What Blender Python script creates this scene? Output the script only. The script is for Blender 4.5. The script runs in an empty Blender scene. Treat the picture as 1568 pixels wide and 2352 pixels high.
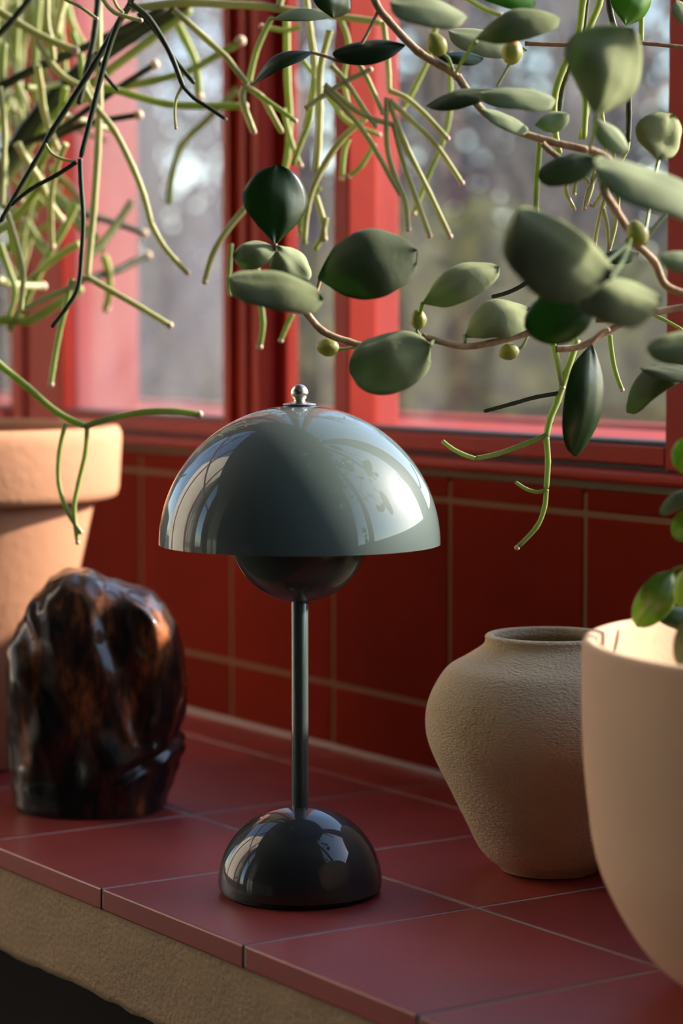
import bpy, bmesh, math, random
from mathutils import Vector, Matrix, noise
C = bpy.context.scene.collection
R = math.radians
V = Vector
random.seed(7)

# ------------------------------------------------------------------ camera
FPX = 85 / 36 * 2352
TILT = math.atan((1176 - 765) / FPX)
YAW = R(33.8)
FWD = V((-math.cos(YAW) * math.cos(TILT), math.sin(YAW) * math.cos(TILT), -math.sin(TILT)))
RGT = V((math.sin(YAW), math.cos(YAW), 0))
UP = RGT.cross(FWD)
D0 = FPX * .16 / 638
def ray(x, y): return FWD + RGT * ((x - 784) / FPX) - UP * ((y - 1176) / FPX)
EYE = -ray(689, 2049) * D0
def at(x, y, d): return EYE + ray(x, y) * d
cam = bpy.data.objects.new('camera', bpy.data.cameras.new('camera'))
C.objects.link(cam)
cam.matrix_world = Matrix.Translation(EYE) @ Matrix((RGT, UP, -FWD)).transposed().to_4x4()
cam.data.sensor_fit = 'VERTICAL'; cam.data.sensor_height = 36; cam.data.sensor_width = 24
cam.data.lens = 85; cam.data.clip_start = .05; cam.data.clip_end = 200
cam.data.dof.use_dof = True; cam.data.dof.focus_distance = 1.375; cam.data.dof.aperture_fstop = 5.6
bpy.context.scene.camera = cam

# ------------------------------------------------------------------ light
SUN_AZ, SUN_EL = R(74), R(26.5)
SKY = .50
SUN = 10.5
w = bpy.data.worlds.new('sky'); bpy.context.scene.world = w; w.use_nodes = True
nt = w.node_tree; bg = nt.nodes['Background']
sk = nt.nodes.new('ShaderNodeTexSky'); sk.sky_type = 'NISHITA'; sk.sun_disc = False
sk.sun_elevation = SUN_EL; sk.sun_rotation = math.pi / 2 - SUN_AZ; sk.air_density = 1.0; sk.dust_density = .8; sk.ozone_density = 2.0
nt.links.new(sk.outputs[0], bg.inputs[0]); bg.inputs[1].default_value = SKY
sl = bpy.data.objects.new('sun', bpy.data.lights.new('sun', 'SUN')); C.objects.link(sl)
sl.data.energy = SUN; sl.data.angle = R(1.6); sl.data.color = (1, .90, .77)
sd = V((math.cos(SUN_AZ) * math.cos(SUN_EL), math.sin(SUN_AZ) * math.cos(SUN_EL), math.sin(SUN_EL)))
sl.rotation_euler = sd.to_track_quat('Z', 'Y').to_euler()
vs = bpy.context.scene.view_settings
vs.view_transform = 'Standard'; vs.look = 'None'; vs.exposure = 0.15; vs.gamma = 1; vs.use_curve_mapping = False

# ------------------------------------------------------------------ materials
def mat(name, col, rough=.6, bump=0, bscale=60, var=0, vscale=6, col2=None, metal=0, coat=0, spec=.5, trans=0, stretch=None, sheen=0, detail=4, coatr=.05):
    m = bpy.data.materials.new(name); m.use_nodes = True
    t = m.node_tree; b = t.nodes['Principled BSDF']; N = t.nodes.new; L = t.links.new
    b.inputs['Base Color'].default_value = (*col, 1); b.inputs['Roughness'].default_value = rough
    b.inputs['Metallic'].default_value = metal; b.inputs['Coat Weight'].default_value = coat
    b.inputs['Coat Roughness'].default_value = coatr; b.inputs['Specular IOR Level'].default_value = spec
    b.inputs['Sheen Weight'].default_value = sheen
    tc = N('ShaderNodeTexCoord'); src = tc.outputs['Object']
    if stretch:
        mp = N('ShaderNodeMapping'); mp.inputs['Scale'].default_value = stretch; L(src, mp.inputs[0]); src = mp.outputs[0]
    if col2 or var:
        n = N('ShaderNodeTexNoise'); n.inputs['Scale'].default_value = vscale; n.inputs['Detail'].default_value = detail
        L(src, n.inputs['Vector'])
        cr = N('ShaderNodeValToRGB'); cr.color_ramp.elements[0].position = .38; cr.color_ramp.elements[1].position = .64
        c2 = col2 or tuple(c * (1 - var) for c in col)
        cr.color_ramp.elements[0].color = (*c2, 1); cr.color_ramp.elements[1].color = (*col, 1)
        L(n.outputs[0], cr.inputs[0]); L(cr.outputs[0], b.inputs['Base Color'])
    if bump:
        n2 = N('ShaderNodeTexNoise'); n2.inputs['Scale'].default_value = bscale; n2.inputs['Detail'].default_value = 5
        L(src, n2.inputs['Vector'])
        bp = N('ShaderNodeBump'); bp.inputs['Strength'].default_value = bump; bp.inputs['Distance'].default_value = .002
        L(n2.outputs[0], bp.inputs['Height']); L(bp.outputs[0], b.inputs['Normal'])
    if trans:
        tr = N('ShaderNodeBsdfTranslucent'); tr.inputs[0].default_value = (col[0] * 1.6 + .02, min(1, col[1] * 2.1 + .05), col[2] * .5, 1)
        mx = N('ShaderNodeMixShader'); mx.inputs[0].default_value = trans
        L(b.outputs[0], mx.inputs[1]); L(tr.outputs[0], mx.inputs[2])
        L(mx.outputs[0], t.nodes['Material Output'].inputs[0])
    return m
M = {}
M['lamp'] = mat('lamp_paint', (.105, .140, .127), .5, coat=1, coatr=.02, spec=.15)
M['lamp_shaded'] = mat('lamp_paint_shaded', (.06, .085, .075), .4, coat=1, coatr=.02, spec=.2)  # same lamp paint darkened; the shade under the dome is in the colour
M['base'] = mat('lamp_base_paint', (.035, .042, .042), .5, coat=1, coatr=.01, spec=.1)
M['steel'] = mat('brushed_steel', (.72, .68, .60), .28, metal=1)
M['rubber'] = mat('black_rubber', (.01, .01, .01), .7)
M['tile'] = mat('unglazed_red_tile', (.38, .045, .034), .5, coat=.45, coatr=.33, bump=.08, bscale=180, var=.16, vscale=14)
M['tile2'] = mat('unglazed_red_tile_darker', (.33, .04, .03), .5, coat=.4, coatr=.36, bump=.08, bscale=180, var=.18, vscale=12)
M['walltile'] = mat('wall_tile_red', (.20, .013, .003), .8, spec=.04, bump=.05, bscale=150, var=.12, vscale=10)
M['walltile2'] = mat('wall_tile_red_deeper', (.175, .011, .0025), .8, spec=.04, bump=.05, bscale=150, var=.12, vscale=10)
M['grout'] = mat('grey_grout', (.42, .36, .31), .9, bump=.4, bscale=300, var=.2, vscale=60)
M['wgrout'] = mat('wall_grout', (.20, .095, .035), .9, bump=.3, bscale=300)
M['seal'] = mat('pale_sealant', (.42, .33, .30), .7, bump=.3, bscale=200)
M['plaster'] = mat('beige_plaster', (.47, .315, .175), .9, bump=.6, bscale=260, var=.12, vscale=10, stretch=(1, 1, 1.2))
M['mortar'] = mat('ochre_mortar', (.20, .14, .07), .9, bump=.6, bscale=200)
M['paint'] = mat('red_window_paint', (.36, .024, .011), .5, spec=.12, bump=.12, bscale=90, var=.12, vscale=12)
M['blackstrip'] = mat('near_black_strip', (.015, .014, .014), .6)
M['plasterwall'] = mat('white_plaster', (.22, .20, .18), .85, bump=.2, bscale=60)
M['bouncewall'] = mat('bounce_wall_pale', (.90, .78, .62), .9, bump=.3, bscale=20, var=.06)  # very pale so the added wall throws warm light back
M['darkwall'] = mat('dark_interior', (.010, .008, .006), .85, bump=.2, bscale=40)
M['floor'] = mat('dark_floor', (.02, .013, .01), .6, var=.3)
M['terra'] = mat('terracotta', (.66, .30, .155), .85, bump=.25, bscale=120, var=.14, vscale=9)
M['blush'] = mat('blush_clay', (.80, .52, .32), .85, bump=.2, bscale=140, var=.10, vscale=9)
M['stone'] = mat('rough_sand_clay', (.80, .62, .38), .95, bump=1, bscale=430, var=.15, vscale=14, stretch=(1, 1, 1.9))
M['soil'] = mat('potting_soil', (.05, .03, .02), .95, bump=1, bscale=90)
M['cactus'] = mat('cactus_stem', (.58, .56, .27), .5, var=.3, vscale=30, trans=.15)
M['cactusfar'] = mat('cactus_stem_far', (.42, .44, .14), .5, var=.45, vscale=20, trans=.2)
M['cactusdarkshade'] = mat('cactus_stem_dark_shaded', (.045, .06, .022), .45, var=.3, vscale=40)  # shaded copy of the stem colour, dimness put into the green
M['tipm'] = mat('cactus_tip', (.75, .55, .38), .6)
M['leaf'] = mat('leaf_upper', (.10, .12, .060), .7, spec=.2, bump=.5, bscale=45, var=.35, vscale=26, trans=.12, sheen=.03, detail=2)
M['leafvelvetlit'] = mat('leaf_velvety_sunlit', (.33, .36, .19), .85, spec=.05, bump=.7, bscale=38, var=.5, vscale=24, trans=.08, detail=3)  # brightened leaf colour for the front leaves; sunlight is put into it
M['leafu'] = mat('leaf_under', (.09, .17, .025), .35, var=.35, vscale=30, trans=.35, bump=.2, bscale=60)
M['leafpalelit'] = mat('leaf_pale_sunlit', (.34, .38, .21), .7, spec=.2, bump=.3, bscale=50, var=.2, vscale=30, trans=.15, sheen=.05)  # paler leaf colour for sun-struck leaves, the light mixed into it
M['leafgreen'] = mat('leaf_fresh_green', (.10, .24, .025), .35, bump=.2, bscale=50, var=.3, vscale=25, trans=.4)
M['leafdark'] = mat('leaf_deep_green', (.025, .05, .018), .35, bump=.2, bscale=50, var=.3, vscale=25, trans=.22)
M['leafolive'] = mat('leaf_olive_dappled', (.22, .25, .035), .35, col2=(.06, .09, .015), vscale=38, trans=.3)
M['wood'] = mat('vine_bark', (.66, .45, .27), .7, col2=(.36, .22, .12), vscale=70, bump=.5, bscale=200)
M['budm'] = mat('bud_yellow_green', (.42, .40, .08), .5, col2=(.20, .20, .05), vscale=60, trans=.1)
M['budtip'] = mat('bud_orange_tip', (.75, .30, .05), .5)
M['bark'] = mat('tree_bark', (.085, .08, .085), .9, bump=.8, bscale=14, var=.3)
M['bark2'] = mat('tree_bark_warm', (.15, .10, .08), .9, bump=.8, bscale=14, var=.3)
M['bush'] = mat('bush_leaves', (.030, .034, .034), .7, var=.4)
M['bush2'] = mat('bush_leaves_yellow', (.13, .13, .03), .7, var=.4, trans=.08)
M['bush3'] = mat('bush_leaves_russet', (.045, .030, .036), .8, var=.4)
M['ground'] = mat('garden_ground', (.06, .055, .045), .95, col2=(.04, .045, .02), vscale=2)
M['shelf'] = mat('red_painted_board', (.30, .05, .03), .5)
M['curtain'] = mat('linen_curtain', (.62, .64, .58), .9)

def sculpt_mat():
    m = bpy.data.materials.new('dark_treacle_glaze'); m.use_nodes = True
    t = m.node_tree; b = t.nodes['Principled BSDF']; N = t.nodes.new; L = t.links.new
    tc = N('ShaderNodeTexCoord'); mp = N('ShaderNodeMapping'); mp.inputs['Scale'].default_value = (1.5, 1.5, .55)
    mp.inputs['Rotation'].default_value = (R(10), R(22), 0)
    L(tc.outputs['Object'], mp.inputs[0])
    n = N('ShaderNodeTexNoise'); n.inputs['Scale'].default_value = 22; n.inputs['Detail'].default_value = 7; n.inputs['Roughness'].default_value = .65
    L(mp.outputs[0], n.inputs['Vector'])
    cr = N('ShaderNodeValToRGB'); e = cr.color_ramp.elements
    e[0].position = .47; e[0].color = (.008, .005, .004, 1); e[1].position = .70; e[1].color = (.50, .15, .04, 1)
    k = e.new(.57); k.color = (.07, .025, .01, 1)
    L(n.outputs[0], cr.inputs[0]); L(cr.outputs[0], b.inputs['Base Color'])
    b.inputs['Roughness'].default_value = .45; b.inputs['Specular IOR Level'].default_value = .25; b.inputs['Coat Weight'].default_value = .75; b.inputs['Coat Roughness'].default_value = .10
    bp = N('ShaderNodeBump'); bp.inputs['Strength'].default_value = .25; bp.inputs['Distance'].default_value = .004
    L(n.outputs[0], bp.inputs['Height']); L(bp.outputs[0], b.inputs['Normal'])
    return m
M['glaze'] = sculpt_mat()

def glass_mat(name, haze, tint):
    m = bpy.data.materials.new(name); m.use_nodes = True
    t = m.node_tree; t.nodes.remove(t.nodes['Principled BSDF']); N = t.nodes.new; L = t.links.new
    tr = N('ShaderNodeBsdfTransparent'); tr.inputs[0].default_value = (*tint, 1)
    gl = N('ShaderNodeBsdfGlossy'); gl.inputs['Roughness'].default_value = .02
    fr = N('ShaderNodeFresnel'); ge = N('ShaderNodeNewGeometry'); io = N('ShaderNodeMapRange')
    io.inputs[3].default_value = 1.2; io.inputs[4].default_value = 1 / 1.2; L(ge.outputs['Backfacing'], io.inputs[0]); L(io.outputs[0], fr.inputs[0])
    m1 = N('ShaderNodeMixShader'); L(fr.outputs[0], m1.inputs[0]); L(tr.outputs[0], m1.inputs[1]); L(gl.outputs[0], m1.inputs[2])
    tl = N('ShaderNodeBsdfTranslucent'); tl.inputs[0].default_value = (.80, .82, .95, 1)
    n = N('ShaderNodeTexNoise'); n.inputs['Scale'].default_value = 5; n.inputs['Detail'].default_value = 6
    tc = N('ShaderNodeTexCoord'); mp = N('ShaderNodeMapping'); mp.inputs['Scale'].default_value = (3, 1, 1)
    L(tc.outputs['Object'], mp.inputs[0]); L(mp.outputs[0], n.inputs['Vector'])
    mr = N('ShaderNodeMapRange'); mr.inputs[1].default_value = .3; mr.inputs[2].default_value = .75
    mr.inputs[3].default_value = haze * .5; mr.inputs[4].default_value = haze * 1.4
    L(n.outputs[0], mr.inputs[0])
    m2 = N('ShaderNodeMixShader'); L(mr.outputs[0], m2.inputs[0]); L(m1.outputs[0], m2.inputs[1]); L(tl.outputs[0], m2.inputs[2])
    L(m2.outputs[0], t.nodes['Material Output'].inputs[0])
    return m
M['glass'] = glass_mat('dusty_glass', .010, (.95, .96, .96))
M['glasshazy'] = glass_mat('hazy_dusty_glass', .03, (.9, .91, .94))

# ------------------------------------------------------------------ helpers
def tag(o, label=None, cat=None, group=None, kind=None):
    if label: o['label'] = label
    if cat: o['category'] = cat
    if group: o['group'] = group
    if kind: o['kind'] = kind
    return o
def empty(name, loc=(0, 0, 0)):
    o = bpy.data.objects.new(name, None); C.objects.link(o); o.location = loc; return o
def link(name, me, parent=None, loc=None):
    o = bpy.data.objects.new(name, me); C.objects.link(o)
    if loc is not None: o.location = loc
    if parent is not None:
        o.parent = parent
        if loc is None: o.location = -abs_loc(parent)
    return o
def abs_loc(o):
    p = V(o.location)
    while o.parent: o = o.parent; p += V(o.location)
    return p
def mesh(name, verts, faces, mats, smooth=True, fm=None):
    me = bpy.data.meshes.new(name); me.from_pydata([tuple(v) for v in verts], [], faces)
    for m in (mats if isinstance(mats, (list, tuple)) else [mats]): me.materials.append(m)
    if smooth: me.polygons.foreach_set('use_smooth', [True] * len(me.polygons))
    if fm: me.polygons.foreach_set('material_index', fm)
    me.update(); return me
def box_mesh(name, lo, hi, m, bev=0, seg=2):
    bm = bmesh.new(); bmesh.ops.create_cube(bm, size=1)
    lo, hi = V(lo), V(hi); c = (lo + hi) / 2; s = hi - lo
    for v in bm.verts: v.co = V((v.co.x * s.x + c.x, v.co.y * s.y + c.y, v.co.z * s.z + c.z))
    if bev: bmesh.ops.bevel(bm, geom=bm.edges[:], offset=bev, segments=seg, affect='EDGES', profile=.5)
    me = bpy.data.meshes.new(name); bm.to_mesh(me); bm.free(); me.materials.append(m)
    if bev: me.polygons.foreach_set('use_smooth', [len(p.vertices) == 4 and p.area < 1e-4 for p in me.polygons])
    return me
def box(name, lo, hi, m, parent=None, bev=0): return link(name, box_mesh(name, lo, hi, m, bev), parent)
def lathe(name, prof, m, seg=96, sharp=None):
    vs, fs = [], []
    n = len(prof)
    for r, z in prof:
        for k in range(seg):
            a = 2 * math.pi * k / seg; vs.append((r * math.cos(a), r * math.sin(a), z))
    for i in range(n - 1):
        for k in range(seg):
            k2 = (k + 1) % seg; fs.append((i * seg + k, i * seg + k2, (i + 1) * seg + k2, (i + 1) * seg + k))
    me = mesh(name, vs, fs, m)
    bm = bmesh.new(); bm.from_mesh(me); bmesh.ops.remove_doubles(bm, verts=bm.verts, dist=1e-6)
    for e in bm.edges:
        if len(e.link_faces) == 2 and e.calc_face_angle(0) > R(38): e.smooth = False
    bmesh.ops.recalc_face_normals(bm, faces=bm.faces); bm.to_mesh(me); bm.free()
    return me
def arc(cx, cz, r, a0, a1, n, rz=None):
    rz = rz or r
    return [(cx + r * math.cos(R(a0 + (a1 - a0) * i / n)), cz + rz * math.sin(R(a0 + (a1 - a0) * i / n))) for i in range(n + 1)]
def smooth_prof(pts, k=6):
    out = []
    for i in range(len(pts) - 1):
        p0, p1, p2, p3 = pts[max(i - 1, 0)], pts[i], pts[i + 1], pts[min(i + 2, len(pts) - 1)]
        for j in range(k):
            t = j / k
            out.append(tuple(.5 * (2 * p1[a] + (p2[a] - p0[a]) * t + (2 * p0[a] - 5 * p1[a] + 4 * p2[a] - p3[a]) * t * t + (3 * p1[a] - p0[a] - 3 * p2[a] + p3[a]) * t ** 3) for a in range(len(p1))))
    out.append(tuple(pts[-1])); return out
def tube_data(pts, rad, sides=8, wob=.06):
    vs, fs = [], []
    up = V((.13, .21, .97)); prev = None
    n = len(pts)
    for i, p in enumerate(pts):
        t = (pts[min(i + 1, n - 1)] - pts[max(i - 1, 0)]).normalized()
        a = (prev - t * prev.dot(t)) if prev is not None else up.cross(t)
        if a.length < 1e-5: a = t.orthogonal()
        a.normalize(); b = t.cross(a); prev = a
        r = rad(i / (n - 1)) if callable(rad) else rad
        for k in range(sides):
            an = 2 * math.pi * k / sides
            rr = r * (1 + (wob if k % 2 else -wob))
            vs.append(p + a * math.cos(an) * rr + b * math.sin(an) * rr)
    for i in range(n - 1):
        for k in range(sides):
            k2 = (k + 1) % sides
            fs.append((i * sides + k, i * sides + k2, (i + 1) * sides + k2, (i + 1) * sides + k))
    fs.append(tuple(range(sides))[::-1]); fs.append(tuple((n - 1) * sides + k for k in range(sides)))
    return vs, fs

# ------------------------------------------------------------------ setting: room
X0, X1, Y0 = -1.6, 2.2, -3.2
YW = .285
FZ, CZ = -.62, 2.5
box('floor', (X0 - .1, Y0 - .1, FZ - .1), (X1 + .1, .5, FZ), M['floor'])['kind'] = 'structure'
box('ceiling', (X0 - .1, Y0 - .1, CZ), (X1 + .1, .5, CZ + .1), M['plasterwall'])['kind'] = 'structure'
wb = box('wall_back', (X0 - .1, Y0 - .1, FZ), (X1 + .1, Y0, CZ), M['darkwall']); wb['kind'] = 'structure'
box('wall_right', (X1, Y0, FZ), (X1 + .1, .5, CZ), M['darkwall'])['kind'] = 'structure'
# left wall with a tall garden window
wl = empty('wall_left', (X0, -1, 0)); wl['kind'] = 'structure'
box('wall_pier', (X0 - .1, Y0, FZ), (X0, Y0 + .15, CZ), M['plasterwall'], wl)
box('wall_pier', (X0 - .1, .10, FZ), (X0, .5, CZ), M['plasterwall'], wl)
box('wall_pier', (X0 - .1, Y0 + .15, FZ), (X0, .10, -.08), M['plasterwall'], wl)
box('wall_pier', (X0 - .1, Y0 + .15, 2.42), (X0, .10, CZ), M['plasterwall'], wl)
wn = empty('window_4', (X0, -1.1, -.08)); wn['kind'] = 'structure'
for y in (-3.05, -2.28, -1.50, -.72, .055): box('window_frame', (X0 - .08, y, -.08), (X0 - .02, y + .045, 2.42), M['paint'], wn, .004)
for z in (-.08, 1.45, 2.375): box('window_frame', (X0 - .075, -3.05, z), (X0 - .025, .1, z + .045), M['paint'], wn, .004)
box('pane', (X0 - .052, -3.04, -.07), (X0 - .048, .09, 2.41), M['glass'], wn)
gw = box('wall_bounce', (-7.5, -2.3, -.75), (-1.72, -2.0, 4.6), M['bouncewall']); gw['kind'] = 'structure'  # out-of-view pale wall added to bounce sunlight in from the left

# window wall: brick core below the tiles
ww = empty('wall_window', (0, YW, 0)); ww['kind'] = 'structure'
box('wall_core', (X0, YW + .0008, FZ), (X1, .50, .2145), M['wgrout'], ww)
box('wall_cap', (X0, .50 - .17, .2145), (X1, .50, .2195), M['mortar'], ww)
for a in range(-11, 8):
    x0 = -.0915 + .152 * a; x1 = x0 + .152
    for (z0, z1, key) in ((-.002, .050, 'a'), (.050, .201, 'b'), (.201, .2175, 'c')):
        mm = M['walltile'] if (a * 7 + ord(key)) % 3 else M['walltile2']
        me = box_mesh('tile', (x0 + .0019, YW, z0 + .0019), (x1 - .0019, YW + .010, z1 - (.0019 if key != 'c' else 0)), mm, .0012)
        link('tile', me, ww)
box('wall_ledge', (X0, YW + .001, .2145), (X1, YW + .03, .2168), M['walltile'], ww, .0008)
box('mortar_strip', (X0, .292, .2168), (X1, .34, .2235), M['mortar'], ww)
box('seal_strip', (X0, YW - .005, -.001), (X1, YW + .001, .0035), M['seal'], ww, .0015)

# countertop
ct = empty('countertop', (0, .1, 0)); ct['kind'] = 'structure'
box('grout_bed', (X0, -.0895, -.012), (1.5, YW, -.0006), M['grout'], ct)
P_ = .1575
for (y0, y1) in ((-.0915, .0625), (.0625, .2225), (.2225, .2845)):
    me = [box_mesh('tile', (0.0012, y0 + .0012, -.013), (P_ - .0012, y1 - .0012, 0), M[k], .0011) for k in ('tile', 'tile2')]
    for k in range(-13, 9):
        x = .0855 + P_ * k
        o = link('tile', me[(k * 5 + int(y0 * 50)) % 3 == 0], ct)
        o.location = V((x, 0, random.uniform(-.0003, .0001))) - V(ct.location)
# rough plaster fascia
def fascia():
    nx, nz = 420, 12
    vs, fs = [], []
    for i in range(nx + 1):
        x = X0 + (1.5 - X0) * i / nx
        zb = -.0665 + .0022 * noise.noise(V((x * 14, 3, 0))) + .0012 * noise.noise(V((x * 60, 3, 0)))
        for j in range(nz + 1):
            z = -.0125 + (zb + .0125) * j / nz
            vs.append((x, -.0878 + .0009 * noise.noise(V((x * 40, z * 90, 1))), z))
        vs.append((x, -.03, zb)); 
    m = nz + 2
    for i in range(nx):
        for j in range(m - 1): fs.append((i * m + j, i * m + j + 1, (i + 1) * m + j + 1, (i + 1) * m + j))
    return mesh('plaster_fascia', vs, fs, M['plaster'])
link('plaster_fascia', fascia(), ct)
box('plaster_slab', (X0, -.08, -.064), (1.5, .285, -.0125), M['plaster'], ct)
cb = box('wall_under_counter', (X0, .12, FZ), (X1, .285, -.064), M['darkwall']); cb['kind'] = 'structure'  # near-black colour stands in for the shadow below the counter

# ------------------------------------------------------------------ setting: windows with red painted frames
ZT = 2.28
YF = .300
def wframe(n, x0, x1, glass, pane_y=.3265, zb=.235):
    o = empty('window_%d' % n, ((x0 + x1) / 2, YF, zb)); o['kind'] = 'structure'
    box('bottom_rail', (x0, YF - .004, zb), (x1, YF + .026, .2475), M['paint'], o, .0012)
    box('glazing_bead', (x0, YF + .002, .2475), (x1, YF + .024, .2505), M['blackstrip'], o, .0008)
    box('top_rail', (x0, YF, ZT - .04), (x1, YF + .03, ZT), M['paint'], o, .0012)
    box('pane', (x0, pane_y, .246), (x1, pane_y + .003, ZT - .02), glass, o)
    return o
def post(o, x0, x1, y0, y1, bev=.0015, name='window_post'): return box(name, (x0, y0, .2325), (x1, y1, ZT), M['paint'], o, bev)
w1 = wframe(1, -.876, -.575, M['glasshazy'], .3145)
post(w1, -.986, -.876, YF, .382); post(w1, -.966, -.95, .296, .303, .001, 'bead')
post(w1, -.575, -.522, .298, .317); post(w1, -.5715, -.560, .2925, .300, .001, 'bead')
post(w1, -.545, -.538, .2945, .300, .001, 'bead')
w2 = wframe(2, -.512, -.417, M['glass'])
post(w2, -.590, -.512, .317, .329)
w3 = wframe(3, -.396, -.025, M['glass'])
post(w3, -.417, -.396, .300, .327); post(w3, -.425, -.402, .327, .352)
post(w3, -.025, .055, .296, .333); post(w3, .018, .03, .290, .298, .001, 'bead')
w5 = wframe(5, .055, .66, M['glass']); post(w5, .66, .73, .298, .333)
w6 = wframe(6, .73, 1.35, M['glass']); post(w6, 1.35, 1.42, .298, .333)
w7 = wframe(7, 1.42, 2.1, M['glass']); post(w7, 2.1, 2.2, .298, .333)
w8 = wframe(8, -1.55, -.986, M['glass']); post(w8, -1.6, -1.54, .298, .333)
box('trim_1', (X0, .284, .2232), (X1, .312, .2312), M['paint'], None, .0028)['kind'] = 'structure'
box('trim_2', (X0, .302, .2312), (X1, .33, .2352), M['blackstrip'])['kind'] = 'structure'  # black strip drawn as the shadow line beneath the window frame
sill = empty('trim_3', (0, .4, .22)); sill['kind'] = 'structure'
box('sill_board', (X0, .331, .225), (X1, .470, .2495), M['paint'], sill, .003)
box('sill_nosing', (X0, .470, .22), (X1, .57, .2475), M['paint'], sill, .003)
box('sill_ridge', (X0, .440, .2495), (X1, .455, .2535), M['paint'], sill, .0015)
box('wall_head', (X0, .29, ZT), (X1, .50, CZ), M['plasterwall'], ww)

# ------------------------------------------------------------------ lamp
lamp = empty('table_lamp', (0, 0, 0))
tag(lamp, 'glossy grey-green metal table lamp with domed shade, thin stem and half-ball foot', 'lamp')
link('foot_pad', lathe('foot_pad', [(0, 0), (.0438, 0), (.0445, .0008), (.0445, .003), (0, .003)], M['rubber']), lamp, (0, 0, 0))
bp = [(0, .0025), (.0445, .0025), (.0468, .0032)] + arc(0, .0062, .0472, 0, 90, 40, .0442)
link('base', lathe('base', bp, M['base'], 128), lamp, (0, 0, 0))
link('stem', lathe('stem', [(0, .0485), (.0049, .0485), (.0049, .1725), (.0046, .1730), (.0020, .1790), (0, .1790)], M['lamp_shaded'], 48), lamp, (0, 0, 0))
ZR, RS = .2015, .0802
ball = arc(0, .2075, .0396, -86, 62, 40)
ball = [(0, .168)] + ball
link('inner_shade', lathe('inner_shade', ball, M['lamp_shaded'], 96), lamp, (0, 0, 0))
sp = arc(0, ZR, RS, 0, 88, 56, .0790) + [(0, ZR + .0790)]
inn = [(r * .985, ZR + (z - ZR) * .985) for r, z in arc(0, ZR, RS, 0, 88, 40, .0790)] + [(0, ZR + .0778)]
link('shade', lathe('shade', inn[::-1] + sp, M['lamp'], 160), lamp, (0, 0, 0))
fin = [(0, .2803), (.0092, .2803), (.0095, .2808), (.0090, .2813), (.0056, .2818), (.0034, .2826), (.0031, .2832)] + arc(0, .2873, .0050, -54, 90, 24)
link('finial', lathe('finial', fin, M['steel'], 64), lamp, (0, 0, 0))

# ------------------------------------------------------------------ pots
vx, vy = .034, .156
px = 1.4455 / FPX
vp = [(0, 0), (102, 0), (112, .001), (120, .0035), (158, .0124), (198, .0323), (238, .0534), (263, .0665), (281, .0784), (287, .0889), (283, .0994), (268, .1099), (238, .1217), (198, .1282), (166, .1335), (153, .1365), (150, .1392), (151, .1408), (147, .1420), (139, .1425), (132, .1418), (130, .1400), (132, .1365), (150, .1325), (200, .124), (262, .100), (270, .088), (240, .060), (150, .020), (0, .010)]
vp = [(r * px if r else 0, z) for r, z in vp]
vase = link('vase', lathe('vase', [vp[0], vp[1]] + smooth_prof(vp[2:-1], 5) + [vp[-1]], M['stone'], 160), None, (vx, vy, 0))
tag(vase, 'rough sand-coloured stoneware vase with wide shoulders and a small open neck', 'vase')

bx_, by_ = .349, .108
k = 1.15 / FPX
bo = [(0, 0), (.072, 0), (.080, .0015), (.098, .0115), (.1115, .0222), (.124, .039), (.1367, .066), (.142, .097), (.1446, .128), (.1450, .165), (.1449, .1725), (.1435, .1748), (.141, .1752), (.1385, .1740), (.1375, .170), (.137, .128), (.134, .097), (.128, .066), (.12, .06), (0, .06)]
bp_ = link('planter', lathe('planter', [bo[0], bo[1]] + smooth_prof(bo[2:-1], 5) + [bo[-1]], M['blush'], 192), None, (bx_, by_, 0))
tag(bp_, 'large smooth blush clay planter with rounded bottom, cut by the right edge of the picture', 'planter')
soil = link('soil', lathe('soil', [(0, .098), (.06, .099), (.12, .096), (.1335, .094)], M['soil'], 48), bp_, (0, 0, 0))

lx, ly = -.523, .0
lp = [(0, 0), (.084, 0), (.088, .004), (.130, .198), (.1425, .1985), (.1462, .2005), (.1478, .206), (.1500, .241), (.1498, .247), (.1474, .2518), (.1435, .2528), (.1395, .2506), (.138, .245), (.131, .207), (.10, .19), (0, .19)]
lpot = link('flower_pot', lathe('flower_pot', lp, M['terra'], 160), None, (lx, ly, 0))
bm = bmesh.new(); bm.from_mesh(lpot.data); 
for e in bm.edges: e.smooth = True
for e in bm.edges:
    if len(e.link_faces) == 2 and e.calc_face_angle(0) > R(50): e.smooth = False
bm.to_mesh(lpot.data); bm.free()
tag(lpot, 'large terracotta flower pot with thick rolled rim behind the dark sculpture', 'flower pot')
link('soil', lathe('soil', [(0, .228), (.08, .226), (.1355, .222)], M['soil'], 48), lpot, (0, 0, 0))

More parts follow.
